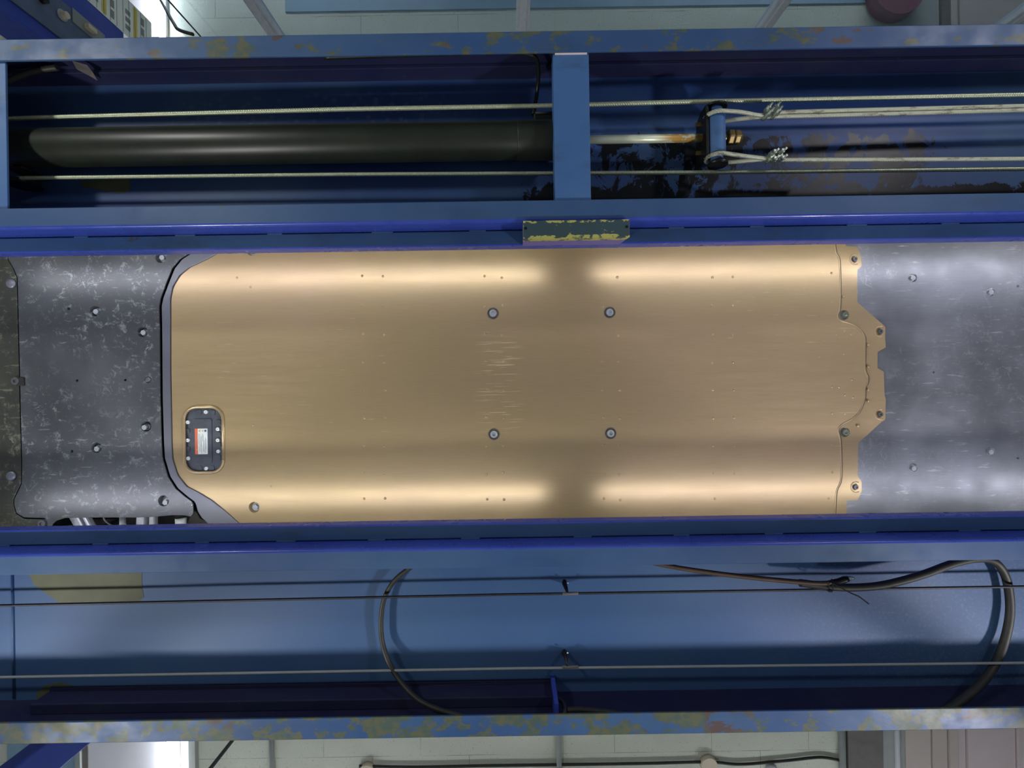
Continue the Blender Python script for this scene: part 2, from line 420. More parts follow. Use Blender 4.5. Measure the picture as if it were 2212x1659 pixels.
# ------------------------------------------------------------------ the room
CE = 4.2                                   # ceiling above the camera
ZC = CE + H
struct('floor', MB().box(-5.6, 5.6, -5.2, 5.2, -.1, 0), M['floor'])
struct('ceiling', MB().box(-5.6, 5.6, -5.2, 5.2, ZC, ZC + .15), M['ceil'])
struct('wall_left', MB().box(-5.75, -5.6, -5.2, 5.2, 0, ZC), M['wall'])
struct('wall_right', MB().box(5.6, 5.75, -5.2, 5.2, 0, ZC), M['wall'])
struct('wall_front', MB().box(-5.6, 5.6, 5.2, 5.35, 0, ZC), M['wall'])
struct('wall_back', MB().box(-5.6, 5.6, -5.35, -5.2, 0, ZC), M['wall'])
# ceiling beam beyond the glass
struct('trim_1', MB().box(-2.0, 3.6, -5.2, -3.40, ZC - .012, ZC + .02), M['teal_wall'])
# linings of the ceiling that run across the bay (photo bottom)
def strip(n, px0, px1, m, y0=2.9, y1=5.2, th=.02, neg=False):
    x0, x1 = (px0 - 1106) * CE / F - .05, (px1 - 1106) * CE / F - .05
    if neg: y0, y1 = -5.2, -2.9; x0 += .1; x1 += .1
    struct('trim_%d' % n, MB().box(x0, x1, y0, y1, ZC - th, ZC + .02), m)
k = 2
for a, b, m, th in ((20, 172, 'teal_wall', .02), (172, 183, 'grey_trim', .05), (183, 196, 'brown_grey', .03), (196, 415, 'white_door', .02), (415, 429, 'grey_trim', .05),
                    (1825, 1900, 'brown_grey', .04), (1900, 1950, 'grey_trim', .02), (1950, 2004, 'beige', .03), (2007, 2038, 'beige', .035), (2041, 2058, 'beige', .05), (2058, 2078, 'pink', .03), (2083, 2184, 'pink', .035), (2188, 2212, 'pink', .05), (2214, 2260, 'maroon', .05)):
    strip(k, a, b, M[m], th=th); k += 1
for a, b, m, th in ((20, 343, 'white_door', .02), (1930, 2022, 'grey_trim', .02), (2028, 2045, 'brown_grey', .03), (2048, 2062, 'beige', .03), (2069, 2300, 'beige', .02)):
    strip(k, a, b, M[m], th=th, neg=True); k += 1
# glazed partition (photo top)
GY = -2.5
def wall_px(px, py):        # a point on the partition plane
    d = -GY * F / (829.5 - py); return P(px, py, d).x
mull = [wall_px(547, 0), wall_px(1131, 0), wall_px(1702, 0)]
sp = (mull[2] - mull[0]) / 2
mull = [-2.46] + mull + [mull[2] + sp, mull[2] + 2 * sp]
x0g, x1g = mull[0], mull[-1]
wf = MB()
for x in mull[1:]:
    wf.box(x - .045, x + .045, GY - .05, GY + .01, .12, ZC - .02)
    wf.box(x - .022, x + .022, GY + .01, GY + .03, .12, ZC - .02)
wf.box(x0g, x1g, GY - .05, GY + .02, .08, .14); wf.box(x0g, x1g, GY - .05, GY + .02, ZC - .06, ZC)
o = struct('window_1', wf, M['alu'], .004)
for a, b in zip([-2.34] + mull[1:], mull[1:]):
    obj('window_pane', MB().box(a + .04, b - .04, GY - .03, GY - .024, .13, ZC - .05), M['glass'], o)
struct('wall_partition', MB().box(x0g, x1g, GY - .06, GY + .02, 0, .08), M['wall'])

# ceiling tubes
def tube_light(px, y0, y1, sx, label):
    X = (px - 1106) * CE / F + sx
    t = thing('tube_light', label, 'ceiling light', (X, (y0 + y1) / 2, ZC), 'tube lights on the ceiling')
    obj('housing', MB().box(X - .05, X + .05, y0, y1, ZC - .03, ZC - .001), M['white_door'], t, .004)
    obj('lit_tube', MB().tube([(X, y0 + .03, ZC - .06), (X, y1 - .03, ZC - .06)], .033, 16), M['tube_on'], t)
    for y in (y0 + .015, y1 - .015): obj('end_cap', MB().box(X - .036, X + .036, y - .015, y + .015, ZC - .096, ZC - .03), M['alu'], t, .004)
tube_light(381, 3.0, 4.6, -.05, 'bright white tube light on the ceiling beside the white lining, below the bottom runway')
tube_light(352, -4.7, -3.1, .05, 'bright white tube light behind the blue post that carries the printed chart')

# pipes and boxes on the ceiling
def cpx(px, py, drop=0): return P(px, py, CE - drop)
for px, r, m, lab in ((586, .023, 'grey_trim', 'thin grey conduit on the pale concrete ceiling nearest the lit tube'), (1207, .023, 'grey_trim', 'thin grey conduit crossing the middle of the pale concrete ceiling'),
                      (1819, .028, 'grey_trim', 'thicker grey conduit at the seam between pale concrete and brown grey ceiling'), (1938, .022, 'white_door', 'white pipe running over the brown grey ceiling strip')):
    a = cpx(px, 1590, .03)
    tag(obj('conduit_pipe', MB().tube([(a.x, 2.6, a.z), (a.x, 5.1, a.z)], r, 14), M[m]), lab, 'pipe', 'pipes along the ceiling')
tag(obj('power_cable', MB().tube(spline([cpx(x, y, .02) for x, y in ((776, 1655), (900, 1657), (1050, 1654), (1200, 1652), (1400, 1649), (1530, 1646), (1600, 1651), (1700, 1643), (1770, 1636), (1812, 1642))], 8), .012, 10), M['hose']),
    'dark cable stretched across the pale concrete ceiling between round boxes', 'cable')
for px, py, r, m, lab in ((795, 1659, .062, 'cream', 'cream round ceiling box at the far end of the dark cable'), (1528, 1646, .072, 'cream', 'largest cream round ceiling box, where the dark cable ends and the pale one starts'),
                          (1665, 1660, .05, 'white_door', 'small white round ceiling box beside the pale cable')):
    a = cpx(px, py)
    tag(obj('junction_box', MB().cyl((a.x, a.y, ZC - .05), (a.x, a.y, ZC - .001), r, 28, r * 1.05), M[m]), lab, 'ceiling box', 'round boxes on the ceiling')
def vwire(px, py, Y, d1, r, lab, m='wire_dark'):
    d = abs(Y) * F / abs(py - 829.5); a = P(px, py, d)
    tag(obj('hanging_wire', MB().tube([(a.x, a.y, H + d - 1.1), (a.x, a.y, H + d1)], r, 8), M[m]), lab, 'wire', 'thin wires hanging beside the lift')
vwire(500, 1602, 2.4, 4.18, .012, 'dark wire hanging in front of the pale concrete ceiling, past the lit tube')
vwire(430, 75, -2.42, 4.18, .005, 'very thin wire in front of the window beside the blue post')
a = P(386, 64, 2.3); b = P(343, -6, 2.9)
tag(obj('strap', MB().tube(spline([P(416, 74, 2.2), a, P(375, 50, 2.4), b]), [.008] * 31, 10), M['hose']), 'dark strap tied off at the top runway edge next to the blue post', 'strap')
a = P(1938, -18, 4.1)
tag(obj('round_sign', MB().cyl((a.x, a.y, ZC - .13), (a.x, a.y, ZC - .02), .22, 40), M['maroon']), 'maroon round disc on the ceiling beyond the window glass', 'disc')

# ------------------------------------------------------------------ lift columns, cross beams
def column(X0, X1, Y0, Y1, lab):
    s = 1 if Y0 > 0 else -1
    t = thing('lift_column', lab, 'lift post', ((X0 + X1) / 2, (Y0 + Y1) / 2, 0), 'corner posts of the lift')
    obj('post', MB().box(X0, X1, Y0, Y1, .02, 3.7), M['post'], t, .012)
    obj('foot_plate', MB().box(X0 - .08, X1 + .08, min(Y0, Y1) - .05, max(Y0, Y1) + .05, 0, .02), M['deep'], t, .003)
    for x in (X0 - .05, X1 + .05):
        for y in (min(Y0, Y1) - .02, max(Y0, Y1) + .02):
            obj('anchor_bolt', MB().cyl((x, y, .02), (x, y, .05), .014, 6), M['darkbolt'], t)
    return t
XC = -2.60
col_a = column(XC - .20, XC, -1.035 * 2.6, -.757 * 2.6, 'blue lift post with the printed chart and control panel')
column(XC - .10, XC, .748 * 2.6, .827 * 2.6, 'bare blue lift post below the bottom runway, at the photo corner')
column(2.45, 2.63, -1.62, -1.40, 'blue lift post out past the top runway, under the car rear')
column(2.45, 2.63, 1.40, 1.54, 'blue lift post out past the bottom runway, under the car rear')
for X, lab in ((-2.69, 'blue cross beam joining the two posts under the car front'), (2.54, 'blue cross beam joining the two posts under the car rear')):
    t = thing('cross_beam', lab, 'beam', (X, 0, H + 1.25), 'cross beams of the lift')
    ye = (1.945, 1.968) if X < 0 else (1.40, 1.40)
    obj('beam', MB().box(X - .08, X + .08, -ye[1], ye[0], H + 1.21, H + 1.34), M['post'], t, .01)
# the chart and controls on the post face that looks towards the car (plane X = XC)
def face_pt(px, py):
    d = XC * F / (px - 1106)                      # roll is tiny; solved once more below
    for _ in range(4):
        v = P(px, py, d); d *= XC / v.x
    v = P(px, py, d); return Vector((XC, v.y, v.z))
q0, q1, q2, q3 = face_pt(186, 0), face_pt(275, 78), face_pt(275, 0), face_pt(326, 48)
yl0 = (q0.y + q1.y) / 2; yl1 = (q2.y + q3.y) / 2; ztop = q3.z
ch = thing('instruction_chart', 'white printed instruction chart with tables, stuck on the blue post', 'notice', (XC, (yl0 + yl1) / 2, ztop - .6))
obj('sheet', MB().box(XC + .001, XC + .003, yl1, yl0, ztop - 1.1, ztop), M['label_white'], ch)
W = yl0 - yl1
def on_chart(name, z0, z1, f0, f1, m): # f: fraction across the sheet
    return (MB().box(XC + .003, XC + .0045, yl0 - W * f1, yl0 - W * f0, ztop - z1, ztop - z0), m)
inkm = MB(); drk = inkm
for i, z in enumerate([.05 * j for j in range(1, 21)]):
    inkm.box(XC + .003, XC + .0042, yl1 + .006, yl0 - .006, ztop - z - .0015, ztop - z + .0015)
for j in range(4):
    z = .07 + j * .25
    for r_ in range(5):
        for q in range(3):
            drk.box(XC + .003, XC + .0042, yl0 - W * (.12 + .27 * q + .2), yl0 - W * (.12 + .27 * q), ztop - z - .028 - .0 * r_ - .0, ztop - z)
    obj('yellow_band', MB().box(XC + .003, XC + .0042, yl0 - W * .95, yl0 - W * .05, ztop - z - .095, ztop - z - .06), M['label_yellow'], ch)
    for r_ in range(3): inkm.box(XC + .003, XC + .0042, yl0 - W * (.3 + .2 * r_), yl0 - W * (.18 + .2 * r_), ztop - z - .16, ztop - z - .12)
obj('printed_lines', inkm, M['ink'], ch)
cp = thing('control_panel', 'grey blue control panel with a round button and switch on the blue post', 'control panel', (XC, -2.11, H + 2.9))
y_a, y_b = face_pt(30, 8).y, face_pt(128, 0).y
obj('panel', MB().box(XC + .001, XC + .012, y_b, y_a, H + 2.0, H + 3.1), M['face_panel'], cp, .003)
b1 = face_pt(128, 33)
obj('button', MB().cyl((XC + .012, b1.y, b1.z), (XC + .05, b1.y, b1.z), .022, 24, .018), M['cream'], cp, .003)
obj('button_collar', MB().cyl((XC + .012, b1.y, b1.z), (XC + .022, b1.y, b1.z), .03, 24), M['boltsteel'], cp)
b2 = face_pt(85, 0)
obj('button', MB().cyl((XC + .012, b2.y, b2.z), (XC + .04, b2.y, b2.z), .018, 20), M['darksteel'], cp)
b3 = face_pt(184, 62)
obj('switch_plate', MB().box(XC + .012, XC + .018, b3.y - .05, b3.y + .035, b3.z - .1, b3.z + .12), M['ink'], cp, .002)
obj('switch', MB().box(XC + .018, XC + .05, b3.y - .012, b3.y + .014, b3.z - .03, b3.z + .03), M['cream'], cp, .003)

# ------------------------------------------------------------------ lift runways
ZF = H + 1.2; ZD = H + 1.36            # flange underside, deck underside
XL, XR = -2.60, 2.46
FI0, FI1 = .4205, .4755                # inner flange
FO0, FO1 = .858, .914                  # outer flange
def runway(s, label):
    t = thing('lift_runway', label, 'lift runway', (.3, s * .67, ZF), 'runways of the lift')
    def yb(mb, x0, x1, a, b, z0, z1): return mb.box(x0, x1, min(s * a, s * b), max(s * a, s * b), z0, z1)
    obj('deck_plate', yb(MB(), XL, XR, .421, .912, ZD, ZD + .008), M['deck_top' if s < 0 else 'deck_bottom'], t)
    oc = obj('outer_flange', yb(MB(), XL, XR, FO0, FO1, ZF, ZF + .006), M['outer' if s < 0 else 'outer_heavy'], t, .002)
    obj('outer_web', yb(MB(), XL, XR, .906, .912, ZF + .006, ZD), M['deep'], t)
    obj('inner_flange', yb(MB(), XL, XR, FI0 + .006, FI1, ZF, ZF + .006), M['flange'], t, .002)
    # inner web with a rounded bright blue corner
    n = 6; pts = [(FI0 + .008, 0.0), (FI0 + .008, .006)]
    web = MB(); rr = .008
    prof = [(FI0 + rr - rr * math.sin(math.pi / 2 * i / n), rr - rr * math.cos(math.pi / 2 * i / n)) for i in range(n + 1)] + [(FI0, .16), (FI0 + .006, .16), (FI0 + .006, .006), (FI0 + rr, .004)]
    m_ = len(prof)
    vs = [(XL, s * y, ZF + z) for y, z in prof] + [(XR, s * y, ZF + z) for y, z in prof]
    web.add(vs, [(i, (i + 1) % m_, m_ + (i + 1) % m_, m_ + i) for i in range(m_)] + [tuple(range(m_)), tuple(range(m_, 2 * m_))])
    obj('inner_web', web, M['edge'], t)
    # jacking ledge: L profile, its lip is bright blue
    obj('jacking_ledge', yb(MB(), XL, XR, .380, .4165, ZF + .058, ZF + .064).box(XL, XR, min(s * .381, s * .4205), max(s * .381, s * .4205), ZF + .0638, ZF + .066), M['ledge'], t, .0015)
    obj('ledge_lip', yb(MB(), XL, XR, .3765, .3835, ZF + .058, ZF + .096), M['edge'], t, .0025)
    for j in range(19):
        x = XL + .15 + j * .262 + random.uniform(-.03, .03); l = random.uniform(.018, .03)
        obj('weld_tack', MB().obox((x, s * .4185, ZF + .061), (l, 0, 0), (0, .003, 0), (0, 0, .0035)), M['ledge'], t, .002)
    return t
top = runway(-1, 'oil stained blue lift runway with ropes and cylinder, above the car belly in the photo')
bot = runway(1, 'cleaner blue lift runway with black hoses, below the car belly in the photo')
# top runway extras
bx0, bx1 = P(1198, 270, 1.2).x, P(1276, 270, 1.2).x
ya, yb_ = -.870, -.474
br = obj('cross_brace', MB().box(bx0 - .001, bx1 - .001, ya, yb_, ZF + .0065, ZF + .012).box(bx0, bx0 + .005, ya, yb_, ZF + .012, ZF + .06).box(bx1 - .006, bx1 - .001, ya, yb_, ZF + .012, ZF + .06), M['brace'], top, .0015)
obj('weld_bead', MB().tube([(bx0 + .004, -.8595, ZF + .0065), (bx1 - .006, -.8595, ZF + .0065)], .0045, 10), M['pink'], top)
xe = P(4, 300, 1.2).x
obj('end_plate', MB().box(xe - .3, xe + .005, -.86, -.474, ZF + .0065, ZF + .012), M['brace'], top, .001)
obj('upper_angle', MB().box(XL, XR, -.906, -.895, ZF + .105, ZD), M['deep'], top, .002)
# bottom runway extras
def dpt(px, py, d=1.3594): v = P(px, py, d); return (v.x, v.y)
obj('primer_patch', MB().prism([dpt(50, 1232), dpt(306, 1232), dpt(307, 1270), dpt(311, 1290), dpt(296, 1302), dpt(220, 1302), dpt(130, 1303), dpt(100, 1282), dpt(72, 1262), dpt(66, 1246)], H + 1.3592, H + 1.3599), M['patch'], bot)
obj('primer_patch', MB().prism([dpt(78, 1530), dpt(80, 1495), dpt(100, 1480), dpt(130, 1474), dpt(160, 1482), dpt(220, 1500), dpt(250, 1520), dpt(245, 1555), dpt(80, 1555)], H + 1.3592, H + 1.3599), M['patch'], bot)
obj('primer_patch', MB().prism([dpt(170, 392), dpt(280, 385), dpt(282, 410), dpt(262, 418), dpt(225, 412), dpt(180, 404)], H + 1.3592, H + 1.3599), M['patch'], top)
v0 = P(30, 1400, 1.36)
obj('weld_seam', MB().tube([(v0.x, .48, ZD - .001), (v0.x, .9, ZD - .001)], .0035, 8), M['deck_bottom'], bot)
xa, xb = P(66, 1500, 1.3).x, P(1196, 1500, 1.3).x
obj('inner_angle', MB().box(xa, xb, .876, .906, H + 1.296, H + 1.352).box(xa, xb, .866, .906, H + 1.352, ZD), M['deep'], bot, .003)
obj('end_tab', MB().box(xb - .004, xb + .008, .853, .906, H + 1.235, ZD), M['edge'], bot, .002)
# stop block on the ledge
p0, p1 = P(1130, 500, 1.2), P(1358, 500, 1.2)
sb = thing('stop_block', 'steel block with chipped yellow paint bolted over the ledge of the top runway', 'block', ((p0.x + p1.x) / 2, -.397, ZF))
bm_ = MB(); yy0, yy1 = -.4185, -.3735
vs = [(p0.x, yy0, ZF - .012), (p1.x, yy0, ZF - .012), (p1.x, yy1 + .001, ZF - .012), (p0.x, yy1 + .001, ZF - .012), (p0.x, yy0, ZF + .055), (p1.x - .012, yy0, ZF + .055), (p1.x - .012, yy1, ZF + .055), (p0.x, yy1, ZF + .055)]
bm_.add(vs, [(0, 1, 2, 3), (4, 5, 6, 7), (0, 1, 5, 4), (2, 3, 7, 6), (1, 2, 6, 5), (0, 3, 7, 4)])
obj('block', bm_, M['block'], sb, .0012)
for x in (p0.x + .006, p1.x - .008): obj('screw', MB().cyl((x, -.399, ZF - .0135), (x, -.399, ZF - .010), .0035, 6), M['darksteel'], sb)

# hydraulic cylinder in the top runway
hc = thing('hydraulic_cylinder', 'long black hydraulic cylinder with chrome rod lying in the top runway', 'cylinder', (-.6, -.68, H + 1.295))
cz = H + 1.292
L0, L1 = P(30, 318, 1.292), P(1210, 306, 1.292)
yc = (L0.y + L1.y) / 2
obj('barrel', MB().cyl((L0.x, yc, cz), (L1.x, yc, cz), .050, 48), M['barrel'], hc, .004)
obj('gland', MB().cyl((L1.x - .12, yc, cz), (L1.x - .0, yc, cz), .0515, 48), M['barrel'], hc, .003)
R1 = P(1533, 298, 1.292)
obj('piston_rod', MB().cyl((L1.x, yc, cz), (R1.x, yc, cz), .0112, 32), M['rod'], hc)
obj('clevis', MB().box(xe - .1, L0.x + .004, yc - .03, yc + .03, cz - .03, cz + .03), M['darksteel'], hc, .004)
# yoke that pulls the ropes
yk = thing('rope_yoke', 'dark steel yoke with a blue tube at the end of the chrome rod', 'yoke', (R1.x + .02, yc, cz))
zx = P(1536, 290, 1.262)
pz = [(-.765, 0), (-.765, .012), (-.735, .05), (-.60, .05), (-.612, .012), (-.612, 0)]
def slab(mb, x, th, pts):
    n = len(pts); vs = [(x, y, z) for y, z in pts] + [(x + th, y, z) for y, z in pts]
    mb.add(vs, [tuple(range(n)), tuple(range(n, 2 * n))] + [(i, (i + 1) % n, n + (i + 1) % n, n + i) for i in range(n)])
    return mb
XY = .5395
obj('yoke_plate', slab(MB(), XY, .008, [(-.752, H + 1.262), (-.742, H + 1.262 + .0), (-.62, H + 1.262), (-.61, H + 1.27), (-.61, H + 1.335), (-.70, H + 1.335), (-.735, H + 1.325), (-.752, H + 1.30)]), M['darksteel'], yk, .001)
tz = H + 1.275
obj('guide_tube', MB().cyl((XY + .034, -.738, tz), (XY + .034, -.622, tz), .0235, 40), M['brace'], yk, .002)
obj('end_disc', MB().cyl((XY + .034, -.757, tz + .004), (XY + .034, -.752, tz + .004), .031, 32), M['darksteel'], yk, .002)
obj('tube_core', MB().cyl((XY + .034, -.752, tz), (XY + .034, -.598, tz), .016, 24), M['brace'], yk)
obj('end_disc', MB().cyl((XY + .036, -.600, tz), (XY + .036, -.592, tz), .027, 32), M['darksteel'], yk, .002)
for xx, r_ in ((XY + .0705, .0215), (XY + .0885, .020)):
    obj('lock_nut', MB().cyl((xx, yc, cz), (xx + .0165, yc, cz), r_, 6), M['brass'], yk, .003)
obj('rod_end', MB().cyl((XY + .008, yc, cz), (XY + .112, yc, cz), .0105, 24), M['brass'], yk)
for y in (-.72, -.64): obj('plate_bolt', MB().cyl((XY - .012, y, H + 1.30), (XY, y, H + 1.30), .006, 6), M['brass'], yk)

# wire ropes
RD = 1.30
def rope(px, r, m, lab, grp='wire ropes in the top runway', pitch=.040):
    o = obj('wire_rope', MB().rope(px, r, pitch=pitch), M[m]); return tag(o, lab, 'wire rope', grp)
rope([P(10, 257, 1.29), P(70, 254.5, 1.29), P(740, 236, 1.29), P(1198, 228, 1.29), P(1480, 220, 1.29), P(2212, 205, 1.29), P(2950, 184, 1.29)], .0058, 'rope', 'straight wire rope nearest the outer side of the top runway, running its whole length')
rope([P(14, 387, 1.29), P(60, 384.5, 1.29), P(740, 377, 1.29), P(1200, 374.5, 1.29), P(1480, 373, 1.29), P(2212, 365, 1.29), P(2950, 354, 1.29)], .0054, 'rope', 'straight wire rope nearest the car belly, running the whole top runway')
TC = Vector((XY + .034, 0, tz))
def loop(y0, front, tail, r):
    """rope that comes along the runway, turns round the yoke tube and comes back to the clips"""
    R_ = .0235 + r
    arc = [Vector((TC.x + R_ * math.cos(a), y0, TC.z + R_ * math.sin(a))) for a in [math.radians(-75 - 15 * k) for k in range(15)]]
    return [Vector(p) for p in front][::-1] + arc + [Vector(p) for p in tail]
dr = 1.262
up = loop(-.727, [P(1600, 242, dr - .01), P(1640, 249, dr), P(1665, 246, dr + .003), P(1720, 241.5, dr + .003), P(2212, 229, dr + .01), P(2950, 210, dr + .01)],
          [P(1600, 257, 1.282), P(1640, 253, 1.272), P(1665, 252, dr + .006), P(1720, 251, dr + .006), P(1960, 245, dr + .01), P(2212, 238, dr + .012), P(2950, 218, dr + .012)], .0055)
rope(spline(up, 6), .0054, 'rope_grimy', 'clipped wire rope looped over the upper end of the yoke tube, doubled with its tail')
dn = loop(-.613, [P(1600, 336, dr - .01), P(1640, 341, dr), P(1672, 344, dr + .003), P(1720, 345, dr + .003), P(2212, 343, dr + .01), P(2950, 335, dr + .01)],
          [P(1600, 349, 1.284), P(1640, 345, 1.276), P(1672, 345, 1.2785), P(1800, 346, 1.2785)], .0055)
rope(spline(dn, 6), .0054, 'rope_grimy', 'clipped wire rope looped over the lower end of the yoke tube, nearer the car belly')
# rope clips
def clip(px, py, lab, tilt):
    c = P(px, py, dr - .002)
    t = thing('rope_clip', lab, 'rope clip', c, 'rope clips beside the yoke')
    R = Matrix.Rotation(tilt, 4, 'X') @ Matrix.Rotation(-.28, 4, 'Y')
    def tf(mb):
        mb.v = [tuple(R @ Vector(v) + c) for v in mb.v]; return mb
    sd = MB(); sd.prism(rrect(-.0075, .0075, -.0155, .0155, .006), -.009, -.001)
    obj('saddle', tf(sd), M['zinc'], t, .0015)
    u = [(0, -.0095, -.028)] + [(0, -.0095, -.002)] + [(0, -.0095 * math.cos(a), .006 + .0095 * math.sin(a)) for a in [math.pi * k / 10 for k in range(11)]] + [(0, .0095, -.002), (0, .0095, -.028)]
    obj('u_bolt', tf(MB().tube(u, .0032, 10)), M['zinc'], t)
    for s in (-1, 1): obj('nut', tf(MB().cyl((0, s * .0095, -.018), (0, s * .0095, -.0085), .0068, 6)), M['zinc'], t, .0008)
    return t
clip(1655, 246, 'zinc rope clip on the upper looped rope, the one nearer the yoke', -.45)
clip(1672, 244, 'zinc rope clip on the upper looped rope, the one farther from the yoke', -.45)
clip(1664, 341, 'zinc rope clip on the lower looped rope, the one nearer the yoke', -.05)
clip(1681, 339, 'zinc rope clip on the lower looped rope, the one farther from the yoke', -.05)

# small pipes in the top runway
tag(obj('oil_pipe', MB().tube(spline([P(x, y, d) for x, y, d in ((700, 124, 1.24), (900, 118, 1.24), (1080, 112, 1.24), (1150, 120, 1.245), (1163, 150, 1.28), (1160, 200, 1.33), (1152, 248, 1.33))], 10), .0055, 12), M['barrel']),
    'thin dark oil pipe bending down beside the cross brace of the top runway', 'pipe')
ph = thing('port_fitting', 'dark square fitting where the oil pipe meets the black cylinder', 'fitting', P(1172, 262, 1.30))
pa = P(1152, 250, 1.30); pb = P(1196, 276, 1.30)
obj('fitting_body', MB().box(pa.x, pb.x, pa.y, pb.y, H + 1.285, H + 1.35), M['darksteel'], ph, .004)
obj('fitting_lip', MB().tube([(pa.x + .004, pa.y + .002, H + 1.285), (pb.x - .001, pa.y + .002, H + 1.285)], .004, 10), M['hose'], ph)
tag(obj('corrugated_hose', MB().tube(resample(spline([P(x, y, 1.27) for x, y in ((-20, 195), (20, 174), (60, 158), (100, 149), (124, 146))], 8), .006), [(.0085 if i % 2 else .0068) for i in range(len(resample(spline([P(x, y, 1.27) for x, y in ((-20, 195), (20, 174), (60, 158), (100, 149), (124, 146))], 8), .006)))], 12), M['hose']),
    'short dark corrugated hose in the far corner of the top runway', 'hose')
tb = MB(); a, b, c = P(160, 134, 1.25), P(172, 146, 1.26), P(192, 163, 1.30)
tb.add([a + Vector((-.006, -.004, 0)), a + Vector((.016, -.006, .02)), b + Vector((.014, -.004, .02)), c + Vector((.004, 0, .02)), c, b + Vector((-.008, .004, 0))], [(0, 1, 2, 5), (2, 3, 4, 5)])
tb.add([v + Vector((0, 0, .003)) for v in (a + Vector((-.006, -.004, 0)), a + Vector((.016, -.006, .02)), b + Vector((.014, -.004, .02)), c + Vector((.004, 0, .02)), c, b + Vector((-.008, .004, 0)))], [(0, 1, 2, 5), (2, 3, 4, 5)])
tag(obj('hose_bracket', tb, M['brown_grey']), 'small bent metal bracket on the outer wall of the top runway', 'bracket')
g0, g1 = P(10, 362, 1.28), P(52, 392, 1.28)
gb = thing('rope_sheave', 'dark pulley in the corner where the rope nearest the belly ends', 'pulley', (g0.x, g0.y, H + 1.30))
gc = (g0.y + g1.y) / 2 + .004
obj('pulley_wheel', MB().cyl((g0.x + .012, gc, H + 1.318), (g0.x + .012, gc + .012, H + 1.318), .040, 32), M['darksteel'], gb, .002)
obj('pulley_cheek', MB().box(g0.x, g1.x, g0.y - .002, g0.y + .003, H + 1.275, ZD - .0005), M['darksteel'], gb, .001)

# ------------------------------------------------------------------ bottom runway: rods and hoses
RZ = 1.317
def rod(y0, y1, y2, lab, m='wire_dark'):
    tag(obj('guide_wire', MB().tube([P(-120, y0 + (y0 - y1) * .1, RZ), P(0, y0, RZ), P(1106, y1, RZ), P(2212, y2, RZ), P(2930, y2 - 9, RZ)], .0036, 10), M[m]), lab, 'wire', 'thin wires stretched along the bottom runway')
rod(1308, 1284, 1267, 'thin dark wire along the bottom runway, the one nearer the car belly', 'wire_dark')
rod(1463, 1444, 1432, 'thin greyish wire along the bottom runway, the one farther from the car belly', 'grey_trim')
def hose(name, pts, r, m, lab, grp='hoses in the bottom runway'):
    return tag(obj(name, MB().tube(spline([P(*p) for p in pts], 10), r, 16), M[m]), lab, 'hose', grp)
hose('hydraulic_hose', [(935, 1212, 1.335), (905, 1216, 1.335), (878, 1232, 1.335), (850, 1257, 1.335), (829, 1297, 1.335), (823, 1350, 1.335), (829, 1400, 1.335), (850, 1450, 1.318), (890, 1500, 1.275), (935, 1528, 1.25), (1000, 1548, 1.232), (1040, 1560, 1.22)], .0068, 'hose',
     'thin hose bowing out across the bottom runway in a C shape')
hose('hydraulic_hose', [(1728, 1259, 1.304), (1765, 1264, 1.301), (1800, 1268, 1.298), (1850, 1269, 1.30), (1900, 1265, 1.303), (1950, 1254, 1.305), (2000, 1239, 1.31), (2060, 1217, 1.315), (2110, 1207, 1.32), (2148, 1213, 1.33), (2171, 1243, 1.335), (2181, 1290, 1.337), (2180, 1340, 1.337),
                        (2165, 1400, 1.335), (2140, 1450, 1.318), (2100, 1495, 1.275), (2050, 1531, 1.235), (2005, 1553, 1.22)], .0105, 'hose', 'thick black hose curling round at the car rear end of the bottom runway')
bh = thing('brown_pipe', 'brown pipe with a silver tipped end fitting tied to the thick hose', 'pipe', P(1790, 1262, 1.29))
obj('pipe', MB().tube(spline([P(*p) for p in ((1380, 1208, 1.31), (1430, 1220, 1.31), (1500, 1232, 1.305), (1600, 1245, 1.30), (1700, 1255, 1.292), (1765, 1260, 1.288), (1796, 1259, 1.286))], 8), .0066, 14), M['hose_brown'], bh)
obj('end_sleeve', MB().tube([P(1790, 1260, 1.286), P(1812, 1256, 1.284), P(1824, 1252, 1.282), P(1832, 1250, 1.281)], [.0072, .0082, .0090, .0075], 16), M['darksteel'], bh)
obj('silver_tip', MB().cyl(P(1830, 1250, 1.281), P(1838, 1249, 1.281), .0062, 6).cyl(P(1838, 1249, 1.281), P(1845, 1248.5, 1.281), .0052, 16, .003), M['zinc'], bh)
zt = thing('cable_tie', 'black cable tie with a long loose tail round the brown pipe and thick hose', 'cable tie', P(1797, 1266, 1.275))
ring = [P(1797 + 2 * math.sin(a), 1264.5 + 13 * math.cos(a), 1.293 - .022 * math.sin(a)) for a in [2 * math.pi * k / 20 for k in range(21)]]
obj('band', MB().tube(ring, .0016, 8), M['rubber'], zt)
obj('lock_head', MB().obox(P(1793, 1276, 1.29), (.005, 0, 0), (0, .003, 0), (0, 0, .004)), M['rubber'], zt, .001)
obj('tail', MB().tube(spline([P(1797, 1259, 1.271), P(1815, 1269, 1.262), P(1840, 1282, 1.255), P(1856, 1289, 1.25), P(1877, 1305, 1.24)], 5), .0017, 6), M['rubber'], zt)
hose('return_hose', [(1202, 1510, 1.30), (1205, 1508, 1.29), (1217, 1520, 1.27), (1220, 1536, 1.245), (1216, 1554, 1.225)], .006, 'hose', 'short hose loop beside the end tab of the bottom runway')
hose('return_hose', [(1226, 1534, 1.25), (1260, 1533, 1.25), (1330, 1541, 1.24), (1385, 1551, 1.225)], .0075, 'hose', 'dark hose end lying in the corner of the bottom runway past the tab')
